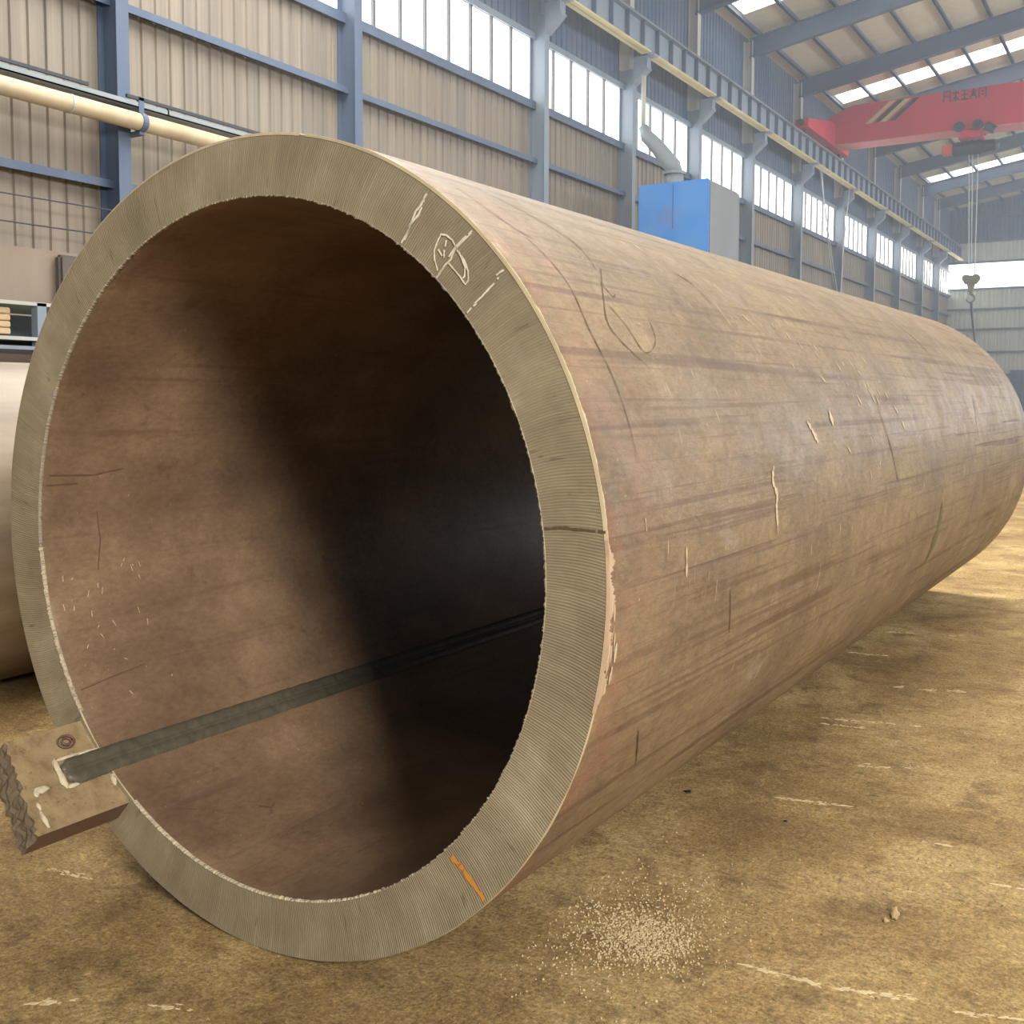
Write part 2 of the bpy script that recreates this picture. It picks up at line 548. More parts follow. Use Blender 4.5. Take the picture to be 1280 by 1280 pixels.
SKY = [(23.6, 25.2), (37.7, 39.2), (51.8, 53.4), (74.0, 76.6)]
cl = BM()
ys = [-14]
for a_, b_ in SKY:
    ys += [a_, b_]
ys.append(88)
for i in range(0, len(ys), 2):
    for xa, xb in ((-16, 3), (3, 16)):
        prism(cl, [(xa, ys[i], rz(xa)), (xb, ys[i], rz(xb)), (xb, ys[i], rz(xb) + .08), (xa, ys[i], rz(xa) + .08)], (0, ys[i + 1] - ys[i], 0))
for a_, b_ in SKY:
    prism(cl, [(-16, a_, rz(-16)), (-14.3, a_, rz(-14.3)), (-14.3, a_, rz(-14.3) + .08), (-16, a_, rz(-16) + .08)], (0, b_ - a_, 0))
struct(obj('ceiling', cl, M['deck']))
k = 0
SKN = ['above the near bays', 'third bay', 'just past the red crane', 'near the end wall']
for i, (a_, b_) in enumerate(SKY):
    s = BM()
    for xa, xb in ((-14.3, 3), (3, 16)):
        prism(s, [(xa, a_, rz(xa)), (xb, a_, rz(xb)), (xb, a_, rz(xb) + .05), (xa, a_, rz(xa) + .05)], (0, b_ - a_, 0))
    k += 1
    struct(obj('window_%d' % k, s, M['skylight']))

# girts and window rails along the left wall
COLY = [5.4, 11.2, 17.0, 24.7, 30.1, 35.5, 41.1, 47.6, 54.6, 61.4, 67.9, 74.8, 80.6]
def rail_y(name, x0, x1, z0, z1, y0, y1, mat):
    b = BM()
    box(b, x0, x1, y0, y1, z0, z1)
    box(b, x1 - .02, x1, y0, y1, z0 - .07, z0)
    return struct(obj(name, b, mat))


tn = 0
for z in (2.9, 3.6, 5.07, 7.98):
    tn += 1
    rail_y('trim_%d' % tn, WX, WX + .22, z - .03, z + .03, -14, ENDY, M['steel_dark'])
tn += 1
rail_y('trim_%d' % tn, WX, WX + .16, SILL - .14, SILL, -14, ENDY, M['steel_dark'])
tn += 1
rail_y('trim_%d' % tn, WX, WX + .16, HEAD, HEAD + .10, -14, ENDY, M['steel'])
for z in (3.4, 5.13, 6.86, 8.37, 9.9, 11.9, 13.45, 15.3):
    tn += 1
    b = BM()
    box(b, WX, 16, ENDY - .2, ENDY, z - .08, z + .06)
    struct(obj('trim_%d' % tn, b, M['steel_dark']))

# windows in the left wall, one per bay
bays = list(zip([-0.4] + COLY, COLY + [ENDY]))
for (ya, yb) in bays:
    k += 1
    b = BM()
    box(b, WX - .06, WX - .03, ya, yb, SILL, HEAD)
    wnd = struct(obj('window_%d' % k, b, M['window']))
    f = BM()
    n_ = max(3, round((yb - ya - .3) / 0.97))
    for j in range(1, n_):
        y = ya + .25 + (yb - ya - .25) * j / n_
        box(f, WX - .03, WX + .04, y - .035, y + .035, SILL, HEAD)
    obj('window_frame', f, M['mullion'], wnd)
k += 1
b = BM()
box(b, WX, 16, ENDY + .05, ENDY + .08, 9.95, 11.9)
struct(obj('window_%d' % k, b, M['window']))

# gate at the foot of the end wall
d = BM()
for i in range(14):
    box(d, -10.3 + i * .34, -10.3 + i * .34 + .30, ENDY - .30, ENDY - .22, 0.05, 3.6)
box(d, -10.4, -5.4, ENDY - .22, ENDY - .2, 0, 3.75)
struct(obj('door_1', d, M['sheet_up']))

# ================================================================== WALL COLUMNS
ORD = ['out of frame to the left', 'first', 'second', 'third', 'fourth', 'fifth', 'sixth', 'seventh', 'eighth', 'ninth', 'tenth', 'eleventh', 'twelfth']
CLAB = {1: 'leftmost visible wall column, slate blue, behind the long cream wall pipe',
        2: 'tall blue-grey wall column above the crown of the big pipe',
        3: 'grey wall column between the widest window and the five-pane window',
        4: 'grey wall column just left of the blue machine and its duct',
        5: 'grey wall column rising right behind the blue machine housing',
        6: 'grey wall column just right of the blue machine housing',
        7: 'grey wall column under the left tip of the red crane',
        8: 'grey wall column with loose wires hanging to its left, beyond the red crane end'}
for i, y in enumerate(COLY):
    if i == 0:
        continue
    lab = CLAB.get(i, '%s grey wall column from the left, far along the hall' % ORD[i])
    t = empty('steel_column', (WX + .25, y + .12, 0), lab, 'column', 'steel columns along the left wall')
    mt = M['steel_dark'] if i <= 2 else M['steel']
    b = BM()
    for xa, xb in ((-.24, -.22), (.22, .24)):
        box(b, xa, xb, -.12, .12, 0, 11.75)
    box(b, -.22, .22, -.012, .012, 0, 11.75)
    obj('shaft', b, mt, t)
    b = BM()                                     # corbel carrying the runway beam
    prism(b, [(.24, -.10, 11.30), (.70, -.10, 11.70), (.70, -.10, 12.06), (.24, -.10, 12.06)], (0, .20, 0))
    box(b, .24, .96, -.16, .16, 12.02, 12.055)
    box(b, .69, .71, -.14, .14, 11.7, 12.02)
    prism(b, [(.24, -.12, 11.26), (.72, -.12, 11.68), (.72, -.12, 11.72), (.24, -.12, 11.30)], (0, .32, 0))
    obj('corbel', b, M['steel'], t)
    b = BM()
    for xa, xb in ((-.24, -.22), (.10, .12)):
        box(b, xa, xb, -.14, .14, 11.75, 15.7)
    box(b, -.22, .10, -.012, .012, 11.75, 15.7)
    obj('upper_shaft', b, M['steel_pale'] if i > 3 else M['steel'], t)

# ================================================================== ROOF RAFTERS AND PURLINS
RLAB = ['sloping slate blue roof rafter %s' % q for q in
        ('cut by the top edge, directly above the blue machine', 'crossing the plain roof deck at upper right', 'in front of the bright roof strip above the red crane',
         'just beneath the red crane girder', 'right behind the hanging crane hoist', 'in front of the farthest bright roof strip',
         'right behind the farthest bright roof strip', 'closest to the pale end wall')]
for i, y in enumerate(COLY[5:]):
    y += .12
    b = BM()
    for (xa, xb) in ((-14.75, 3), (3, 16)):
        z0a, z0b = rz(xa, -.50), rz(xb, -.50)
        z1a, z1b = rz(xa, .25), rz(xb, .25)
        prism(b, [(xa, y - .15, z0a), (xb, y - .15, z0b), (xb, y - .15, z0b + .04), (xa, y - .15, z0a + .04)], (0, .3, 0))
        prism(b, [(xa, y - .15, z1a - .04), (xb, y - .15, z1b - .04), (xb, y - .15, z1b), (xa, y - .15, z1a)], (0, .3, 0))
        prism(b, [(xa, y - .02, z0a), (xb, y - .02, z0b), (xb, y - .02, z1b), (xa, y - .02, z1a)], (0, .04, 0))
    tag(obj('roof_rafter', b, M['steel_dark']), RLAB[i], 'rafter', 'roof rafters')
pur_x = [-14.4 + 1.5 * i for i in range(20)]
PORD = ['first', 'second', 'third', 'fourth', 'fifth', 'sixth', 'seventh', 'eighth', 'ninth', 'tenth', 'eleventh', 'twelfth', 'thirteenth', 'fourteenth', 'fifteenth', 'sixteenth', 'seventeenth', 'eighteenth', 'nineteenth', 'twentieth']
for i, x in enumerate(pur_x[:10]):
    b = BM()
    box(b, x - .04, x + .04, 16, 86.8, rz(x, .25), rz(x, .44))
    box(b, x - .04, x + .10, 16, 86.8, rz(x, .25), rz(x, .27))
    tag(obj('roof_purlin', b, M['steel_dark']), '%s thin roof purlin running lengthwise, counted from the left eave' % PORD[i], 'purlin', 'roof purlins')

# ================================================================== CRANE RUNWAY
t = empty('crane_runway_beam', (-14.0, 20, 12.06), 'long ribbed crane runway beam with yellow lower flange on the wall corbels', 'beam')
b = BM()
box(b, -.012, .012, -15, 66.6, 0, .85)
box(b, -.18, .18, -15, 66.6, .83, .86)
obj('web', b, M['steel'], t)
b = BM()
segs = [(-15, -2.2), (-2.0, 4.6), (4.8, 10.0), (10.2, 15.4), (15.6, 21.0), (21.2, 27.5), (27.7, 34.4), (34.6, 41.2), (41.4, 47.8), (48.0, 54.6), (54.8, 60.4), (60.6, 66.6)]
for a_, b_ in segs:
    box(b, -.16, .16, a_ + .05, b_ - .05, 0, .05)
obj('lower_flange', b, M['yellow'], t)
b = BM()
box(b, -.05, .05, -15, 66.6, .86, .90)
box(b, -.018, .018, -15, 66.6, .90, .97)
box(b, -.045, .045, -15, 66.6, .97, 1.01)
obj('rail', b, paint('rail_steel', srgb(128, 118, 124), 0.4), t)
sb = BM()
box(sb, .012, .15, -.02, .02, .05, .83)
st0 = obj('stiffener', sb, M['steel_dark'], t)
first = True
y = -1.0
while y < 66:
    if first:
        st0.location = (0, y, 0)
        first = False
    else:
        o = st0.copy()
        col.objects.link(o)
        o.parent = t
        o.location = (0, y, 0)
    y += 1.05
b = BM()                                         # conductor bar along the rail
box(b, -.04, .04, -15, 66.6, 1.12, 1.18)
for j in range(28):
    box(b, -.015, .015, -14 + j * 2.9, -13.97 + j * 2.9, .86, 1.12)
cb = obj('conductor_bar', b, M['steel_dark'], t)
cb.location = (-.45, 0, 0)

# ================================================================== OVERHEAD CRANE
t = empty('overhead_crane', (-14.0, 50.5, 13.07), 'red overhead travelling crane spanning the hall under the roof', 'crane')
b = BM()                                          # girder: box with tapered left end
prism(b, [(-.15, -.5, .22), (27, -.5, .22), (27, -.5, 1.95), (1.0, -.5, 1.95), (-.15, -.5, 1.45)], (0, 1.0, 0))
obj('girder', b, M['red'], t)
b = BM()
box(b, -.15, 27, -.62, .62, .18, .22)
obj('lower_flange', b, M['red_pale'], t)
b = BM()
prism(b, [(-.28, -4.8, .16), (-.28, 1.9, .16), (-.28, 1.9, .62), (-.28, 1.2, 1.15), (-.28, -1.2, 1.15), (-.28, -4.8, .52)], (.56, 0, 0))
obj('end_carriage', b, M['red'], t)
for wy in (-4.2, 1.3):
    b = BM()
    tube(b, [(-.06, wy, .25), (.06, wy, .25)], .25, 20)
    tube(b, [(-.09, wy, .25), (.09, wy, .25)], .10, 12)
    obj('wheel', b, M['gunmetal'], t)
b = BM()
tube(b, [(0, -4.8, .36), (0, -5.05, .36)], .12, 12)
obj('buffer', b, M['black'], t)
for x0, mt in ((1.62, M['yellow']), (1.98, M['black']), (2.26, M['yellow']), (2.66, M['black'])):
    wd = .26
    b = BM()
    prism(b, [(x0, -.508, 1.02), (x0 + wd, -.508, 1.02), (x0 + wd + 1.05, -.508, 1.90), (x0 + 1.05, -.508, 1.90)], (0, .008, 0))
    s = obj('hazard_stripe', b, mt, t)
    s['label'] = 'yellow hazard stripe' if mt is M['yellow'] else 'black hazard stripe'
# faded dark lettering, too blurred in the photo to read: strokes only
GL = [[(0, 0, 0, 1), (0, 1, 1, 1), (1, 0, 1, 1), (0, .5, 1, .5)],
      [(.5, 0, .5, 1), (0, .75, 1, .75), (0, 0, .5, .5), (1, 0, .5, .5)],
      [(0, .9, 1, .9), (0, .5, 1, .5), (0, .05, 1, .05), (.5, .05, .5, .9)],
      [(0, .7, 1, .7), (.5, .3, .5, 1), (0, 0, .4, .6), (1, 0, .6, .6), (.1, .3, .9, .3)],
      [(0, 0, 0, .9), (0, .9, 1, .9), (1, .9, 1, 0), (.25, .6, .75, .6), (.25, .3, .75, .3)]]
for gi in range(5):
    b = BM()
    ox, oz, sx, sz = 4.95 + gi * .36, 1.50, .28, .46
    for x0, z0, x1, z1 in GL[gi]:
        p0, p1 = Vector((ox + x0 * sx, -.506, oz + z0 * sz)), Vector((ox + x1 * sx, -.506, oz + z1 * sz))
        dd = (p1 - p0).normalized()
        nn = Vector((-dd.z, 0, dd.x)) * .028
        prism(b, [p0 - nn, p1 - nn, p1 + nn, p0 + nn], (0, .006, 0))
    obj('lettering', b, M['gunmetal'], t)

# ================================================================== HOIST
t = empty('electric_hoist', (-7.9, 50.5, 12.3), 'dark electric hoist with orange box hanging under the red crane girder', 'hoist')
b = BM()
tube(b, [(-.75, 0, .28), (.45, 0, .28)], .30, 20)
for x in (-.6, -.3, 0, .3):
    tube(b, [(x, 0, .28), (x + .05, 0, .28)], .33, 20)
obj('drum', b, M['gunmetal'], t, False)
b = BM()
tube(b, [(.45, 0, .30), (.98, 0, .30)], [.24, .24], 16)
tube(b, [(.98, 0, .30), (1.08, 0, .30)], [.24, .14], 16)
for x in (.55, .65, .75, .85):
    tube(b, [(x, 0, .30), (x + .03, 0, .30)], .27, 16)
obj('motor', b, M['gunmetal'], t)
b = BM()
bevbox(b, -1.22, -.76, -.22, .22, .08, .50, .03)
obj('control_box', b, M['orange_box'], t)
b = BM()
box(b, -.5, .5, -.5, .5, .62, .70)
box(b, -.4, .4, -.62, -.56, .62, 1.15)
box(b, -.4, .4, .56, .62, .62, 1.15)
obj('trolley_frame', b, M['red'], t)
for x in (-.45, .30):
    for y in (-.66, .66):
        b = BM()
        tube(b, [(x, y - .05, 1.10), (x, y + .05, 1.10)], .22, 18)
        tube(b, [(x, y - .10, 1.10), (x, y + .10, 1.10)], .09, 12)
        obj('trolley_wheel', b, M['gunmetal'], t)
b = BM()
tube(b, [(.62, -.55, 1.05), (1.0, -.55, .80)], .18, 14)
obj('trolley_motor', b, M['gunmetal'], t)
for x in (-.12, .03, .26):
    b = BM()
    tube(b, [(x, 0, .2), (x * .6 + .12, 0, -5.35)], .022, 6)
    obj('wire_rope', b, M['rope'], t)
b = BM()
hb = (0.14, 0, -5.35)
bevbox(b, -.16, .44, -.10, .10, -5.65, -5.28, .05)
tube(b, [(-.06, -.12, -5.40), (-.06, .12, -5.40)], .17, 16)
tube(b, [(.34, -.12, -5.40), (.34, .12, -5.40)], .17, 16)
prism(b, [(-.02, -.08, -5.65), (.30, -.08, -5.65), (.22, -.08, -6.0), (.06, -.08, -6.0)], (0, .16, 0))
hbo = obj('hook_block', b, M['hook'], t)
b = BM()
hk = []
for i in range(15):
    a = R(90 - i * 19)
    hk.append((.14 + .17 * math.cos(a), 0, -6.28 + .17 * math.sin(a)))
tube(b, [(.14, 0, -5.98)] + hk, [.05] + [.055 - .002 * i for i in range(15)], 8)
obj('hook', b, M['hook'], hbo, True)
b = BM()
tube(b, [(-7.72, 50.5, 5.85), (-7.66, 50.5, 5.2), (-7.52, 50.5, 4.1), (-7.38, 50.5, 2.6), (-7.3, 50.5, .03)], [.06, .05, .035, .035, .05], 8)
tag(obj('lifting_chain', b, M['gunmetal']), 'dark lifting chain hanging from the crane hook down to the floor', 'chain')

# ================================================================== BLUE MACHINE WITH DUCT
t = empty('machine_housing', (-12.05, 28.9, 0), 'tall bright blue machine housing with grey side, behind the big pipe', 'machine')
b = BM()
bevbox(b, -1.05, 1.05, -1.2, 1.2, .2, 7.60, .06)
obj('side_casing', b, M['grey_box'], t)
b = BM()
bevbox(b, -1.06, 1.06, -1.30, -1.2, .2, 7.60, .03)
obj('front_panel', b, M['blue'], t)
b = BM()
box(b, .0, .02, -1.31, -1.295, 6.3, 7.55)
obj('panel_seam', b, paint('panel_seam_blue', srgb(44, 96, 168), .5), t)
for x in (-.8, .8):
    for y in (-.9, .9):
        b = BM()
        box(b, x - .1, x + .1, y - .1, y + .1, 0, .2)
        obj('foot', b, M['gunmetal'], t)
t = empty('exhaust_duct', (-12.75, 29.3, 7.61), 'pale round exhaust duct bending from the blue machine roof to the wall', 'duct')
b = BM()
tube(b, [(0, 0, 0), (0, 0, .62)], .27, 20)
obj('riser', b, M['duct'], t, True)
b = BM()
tube(b, [(0, 0, .56), (0, 0, .64)], .33, 20)
obj('flange', b, M['duct'], t)
b = BM()
tube(b, [(0, 0, .60), (-.06, 0, .82), (-.62, .05, 1.50), (-.92, .05, 1.80), (-1.05, .05, 2.1)], [.25, .25, .22, .20, .14], 18)
obj('elbow', b, M['duct'], t, True)
b = BM()
tube(b, [(-1.05, .05, 2.05), (-1.05, .05, 3.6)], .07, 12)
obj('stack_pipe', b, M['steel_pale'], t, True)

# ================================================================== WALL PIPE, TRAY, CABLES
t = empty('wall_pipe', (-14.3, 0, 6.0), 'long cream insulated pipe clamped along the left wall', 'pipe')
b = BM()
tube(b, [(0, -12, 0), (0, 26, 0)], .14, 20)
obj('insulation', b, M['cream'], t, True)
for y in (7.4, 10.15, 13.6, 17.0):
    b = BM()
    tube(b, [(0, y, 0), (0, y + .04, 0)], .148, 20)
    obj('joint_band', b, M['steel_pale'], t)
for y in (5.6, 11.42, 17.3, 23):
    b = BM()
    tube(b, [(0, y, 0), (0, y + .10, 0)], .155, 20)
    box(b, -.03, .03, y, y + .10, .13, .40)
    box(b, -.65, .03, y, y + .10, -.20, -.14)
    obj('clamp', b, M['steel_dark'], t)
t = empty('cable_tray', (-14.42, 0, 6.22), 'thin grey cable tray with dark rail running just above the cream pipe', 'tray')
b = BM()
box(b, -.14, .14, -12, 26, 0, .02)
box(b, .12, .14, -12, 26, 0, .09)
obj('channel', b, M['duct'], t)
b = BM()
box(b, .10, .15, -12, 10.5, .12, .17)
box(b, .10, .15, 11.2, 26, .12, .17)
for y in (3, 6, 9, 12, 15, 18, 21, 24):
    box(b, .11, .14, y, y + .03, 0, .12)
obj('side_rail', b, M['gunmetal'], t)
for z, lab in ((4.55, 'upper thin cable strung low along the left wall sheets'), (4.15, 'lower thin cable strung low along the left wall sheets')):
    b = BM()
    tube(b, [(-14.45, y, z + .03 * math.sin(y * .55)) for y in range(-6, 13)], .012, 6)
    tag(obj('cable', b, M['gunmetal']), lab, 'cable', 'wall cables')
t = empty('pipe_valve', (-14.4, 11.55, 4.75), 'small bright valve fitting on the wall beside the leftmost column', 'valve')
b = BM()
tube(b, [(0, 0, -.55), (0, 0, .15)], .03, 8)
tube(b, [(0, 0, .1), (.0, .45, .06)], .018, 8)
obj('fitting_pipe', b, M['steel'], t)
for z in (.12, -.5):
    b = BM()
    bmesh.ops.create_icosphere(b, subdivisions=2, radius=.08)
    for v in b.verts:
        v.co.z += z
    obj('knob', b, M['rope'], t, True)

# slanting wires against a far window
for i, (y0, z0, y1, z1) in enumerate(((48.6, 12.06, 53.6, 4.6), (48.9, 12.06, 51.2, 7.2), (53.8, 12.06, 52.4, 5.0))):
    b = BM()
    tube(b, [(-14.0, y0 + (y1 - y0) * f - .25 * math.sin(math.pi * f), z0 + (z1 - z0) * f) for f in [q / 8 for q in range(9)]], .022, 6)
    tag(obj('hanging_wire', b, M['rope']), ('loose wire hanging slantwise by the seventh window, longest and leftmost at top', 'short loose wire hanging in front of the seventh window', 'loose wire on the right of the group at the seventh window')[i], 'wire', 'loose hanging wires')

# ================================================================== SECOND PIPE (left edge of the photo)
t = empty('steel_pipe', (-5.65, -3.0, 0), 'smaller steel pipe lying behind the big one at the left edge', 'pipe')
def pipe_shell(ro, ri, L, cz, seg=128, nl=12):
    b = BM()
    uv = b.loops.layers.uv.new('UVMap')
    def ring(r, y):
        return [b.verts.new((r * math.cos(2 * math.pi * i / seg), y, cz + r * math.sin(2 * math.pi * i / seg))) for i in range(seg)]
    ro_ = [ring(ro, L * j / nl) for j in range(nl + 1)]
    ri_ = [ring(ri, L * j / nl) for j in range(nl + 1)]
    def quads(a, c, mi, f, flip, sm):
        for i in range(seg):
            j = (i + 1) % seg
            vs_ = [a[i], a[j], c[j], c[i]]
            u = [f(i, 0), f(i + 1, 0), f(i + 1, 1), f(i, 1)]
            if flip:
                vs_, u = vs_[::-1], u[::-1]
            fc = b.faces.new(vs_)
            fc.material_index = mi
            fc.smooth = sm
            for lp, q in zip(fc.loops, u):
                lp[uv].uv = q
    du = 2 * math.pi / seg
    for j in range(nl):
        y0, y1 = L * j / nl, L * (j + 1) / nl
        quads(ro_[j], ro_[j + 1], 0, lambda i, e: (i * du * ro, (y0, y1)[e]), True, True)
        quads(ri_[j], ri_[j + 1], 1, lambda i, e: (i * du * ri, (y0, y1)[e]), False, True)
    quads(ro_[0], ri_[0], 2, lambda i, e: (i * du * ri, (ro - ri, 0)[e]), False, False)
    quads(ro_[-1], ri_[-1], 2, lambda i, e: (i * du * ri, (ro - ri, 0)[e]), True, False)
    me = bpy.data.meshes.new('shell')
    b.to_mesh(me)
    b.free()
    return me


link('shell', pipe_shell(.893, .80, 13.0, .893), [M['pipe2'], M['inner'], M['face']], t)

# ================================================================== RACK BEHIND THE SECOND PIPE
t = empty('steel_rack', (-10.0, 6.0, 0), 'pale steel rack of shelves against the wall, behind the smaller pipe', 'rack')
for x in (-.5, .5):
    for y in (-2.4, .36, 3.0):
        b = BM()
        box(b, x - .05, x + .05, y - .05, y + .05, 0, 2.5)
        obj('post', b, M['steel'], t)
for z, mt in ((2.47, M['steel_pale']), (2.13, M['steel_pale']), (2.04, M['steel']), (1.2, M['steel'])):
    b = BM()
    box(b, -.55, .55, -2.5, 3.1, z, z + .035)
    obj('shelf', b, mt, t)
b = BM()
box(b, -.53, -.50, -2.5, 3.1, 2.18, 2.45)
obj('back_panel', b, M['duct'], t)
b = BM()
for i in range(4):
    bevbox(b, -.25, .25, -.33, .30, .02 + i * .065, .078 + i * .065, .008)
o = obj('timber_stack', b, M['wood'])
o.location = (-9.75, 5.76, 2.165)
tag(o, 'stack of pale timber pieces on the rack at the left edge', 'timber')
t = empty('machine_bed', (-10.2, 8.5, 0), 'dusty brown machine bed standing against the lower left wall', 'machine')
b = BM()
bevbox(b, -1.4, -.7, -4.5, 1.6, 0, 3.25, .05)
obj('bed', b, paint('dusty_brown_machine_paint', srgb(150, 134, 118), 0.6, 0.3, 2.5, dirt=srgb(120, 104, 92)), t)
b = BM()
bevbox(b, -.7, -.58, -1.0, -.2, .1, 3.2, .03)
obj('cover', b, paint('dull_brown_cover', srgb(96, 88, 82), 0.6), t)

# ================================================================== THE BIG PIPE
RO, RI, PL = 1.1587, 0.9925, 7.117
big = empty('steel_pipe', (-2.2146, 2.1124, 0), 'huge thick-walled tan steel pipe lying across the workshop floor', 'pipe')
big.rotation_euler = (0, 0, -0.0151)
SEG = 480
def big_shell():
    b = BM()
    uv = b.loops.layers.uv.new('UVMap')
    du = 2 * math.pi / SEG
    ch = .004
    def ring(r, y, amp=0.0, seed=0):
        out = []
        for i in range(SEG):
            th = i * du
            rr_ = r + amp * noise.noise(Vector((math.cos(th) * 9, math.sin(th) * 9, seed)))
            out.append(b.verts.new((rr_ * math.cos(th), y, RO + rr_ * math.sin(th))))
        return out
    ysl = [0.004, .06, .15, .3, .6, 1, 1.5, 2, 2.6, 3.2, 3.8, 4.4, 5, 5.6, 6.2, 6.7, PL]
    outs = [ring(RO, y, .0015, y) for y in ysl]
    ins = [ring(RI, y, .0015, y + 40) for y in ysl]
    fo, fi = ring(RO - .0025, 0, .0012, 3), ring(RI + .002, 0, .002, 8)
    fm = ring((RO + RI) / 2, 0.001, 0, 1)
    def quads(a, c, mi, f, flip, sm):
        for i in range(SEG):
            j = (i + 1) % SEG
            vs_ = [a[i], a[j], c[j], c[i]]
            u = [f(i, 0), f(i + 1, 0), f(i + 1, 1), f(i, 1)]
            if flip:
                vs_, u = vs_[::-1], u[::-1]
            fc = b.faces.new(vs_)
            fc.material_index = mi
            fc.smooth = sm
            for lp, q in zip(fc.loops, u):
                lp[uv].uv = q
    for j in range(len(ysl) - 1):
        y0, y1 = ysl[j], ysl[j + 1]
        quads(outs[j], outs[j + 1], 0, lambda i, e: (i * du * RO, (y0, y1)[e]), True, True)
        quads(ins[j], ins[j + 1], 1, lambda i, e: (i * du * RI, (y0, y1)[e]), False, True)
    T_ = RO - RI
    quads(fo, fm, 2, lambda i, e: (i * du * 1.07, (T_, T_ / 2)[e]), False, False)
    quads(fm, fi, 2, lambda i, e: (i * du * 1.07, (T_ / 2, 0)[e]), False, False)
    quads(outs[0], fo, 3, lambda i, e: (i * du, e), False, False)
    quads(fi, ins[0], 3, lambda i, e: (i * du, e), False, False)
    quads(outs[-1], ins[-1], 2, lambda i, e: (i * du * 1.07, (T_, 0)[e]), True, False)
    me = bpy.data.meshes.new('shell')
    b.to_mesh(me)
    b.free()
    return me


link('shell', big_shell(), [M['outer'], M['inner'], M['face'], M['pale_edge']], big)

# ragged pale burr along the inner edge of the cut
def burr_ring(th0, th1, r, n, base, amp, seed):
    b = BM()
    prev = None
    for i in range(n + 1):
        th = R(th0 + (th1 - th0) * i / n)
        q = max(0.0, base + amp * (jag(i * .9, 1.0, seed) + .6 * jag(i * .23, 1, seed + 3)))
        cth, sth = math.cos(th), math.sin(th)
        def P(rad, y):
            return b.verts.new((rad * cth, y, RO + rad * sth))
        cur = [P(r + .003, -.0005), P(r + .002, -q * .9 - .001), P(r - q, -q * .6), P(r - q * .9, .006), P(r + .001, .012)]
        if prev:
            for k_ in range(4):
                b.faces.new((prev[k_], cur[k_], cur[k_ + 1], prev[k_ + 1]))
        prev = cur
    return b


obj('burr', burr_ring(-122, 217, RI, 1500, .0012, .0035, 5), M['burr'], big)
obj('burr', burr_ring(184, 217, RI - .001, 200, .0018, .0055, 15), M['slag'], big)['label'] = 'pale thick slag burr'
obj('burr', burr_ring(-122, -60, RI - .001, 300, .0018, .005, 25), M['slag'], big)['label'] = 'pale thick slag burr'
# bright burr on the outer edge
def edge_ring(th0, th1, n, wmin, wmax, seed):
    b = BM()
    prev = None
    for i in range(n + 1):
        th = R(th0 + (th1 - th0) * i / n)
        f = min(1, i / 20, (n - i) / 20)
        wd = f * max(.001, wmin + (wmax - wmin) * (.5 + jag(i * .11, 1, seed) + .5 * jag(i * .6, 1, seed)))
        cth, sth = math.cos(th), math.sin(th)
        cur = [b.verts.new(((RO - .006) * cth, -.0012, RO + (RO - .006) * sth)), b.verts.new(((RO + .0022) * cth, 0.002, RO + (RO + .0022) * sth)), b.verts.new(((RO + .002) * cth, .003 + wd, RO + (RO + .002) * sth))]
        if prev:
            for k_ in range(2):
                b.faces.new((prev[k_], cur[k_], cur[k_ + 1], prev[k_ + 1]))
        prev = cur
    return b


obj('edge_burr', edge_ring(4, 78, 400, .0005, .006, 2), M['pale_edge'], big)
obj('edge_burr', edge_ring(79, 172, 420, .0004, .003, 6), M['scuff'], big)
obj('edge_burr', edge_ring(-14, 6, 160, .002, .03, 9), M['lip'], big)['label'] = 'wide pale scuffed lip'

# longitudinal weld bead inside
SEAM = 227.8
def bead(y0, y1, n, rad, half, mat, name, par, seed=1, hump=.014):
    b = BM()
    prof = [(-1.0, 0), (-.92, .55), (-.6, .9), (-.22, .75), (-.10, .55), (-.02, .95), (.06, .55), (.2, .85), (.55, 1.0), (.9, .6), (1.0, 0)]
    er = Vector((math.cos(R(SEAM)), 0, math.sin(R(SEAM))))
    et = Vector((-math.sin(R(SEAM)), 0, math.cos(R(SEAM))))
    prev = None
    for i in range(n + 1):
        y = y0 + (y1 - y0) * i / n
        f = min(1.0, math.sqrt(max(0, (y - y0)) / .03)) if y < y0 + .03 else 1.0
        f = max(f, .62)
        cur = []
        for s_, h_ in prof:
            tt = s_ * half * f * (1 + .05 * jag(y * 14, 1, seed + s_))
            base = math.sqrt(rad * rad - tt * tt)
            rr_ = base - (h_ * hump * (1 + .35 * jag(y * 30, 1, seed + s_ * 3)) * min(1, f + .3)) + .004
            p = er * rr_ + et * tt
            cur.append(b.verts.new((p.x, y, RO + p.z)))
        if prev:
            for k_ in range(len(prof) - 1):
                b.faces.new((prev[k_], cur[k_], cur[k_ + 1], prev[k_ + 1]))
        else:
            b.faces.new(cur)
        prev = cur
    b.faces.new(prev[::-1])
    return obj(name, b, mat, par, True)


wb = bead(-.15, PL - .02, 420, RI, .047, M['weld'], 'seam_weld', big)

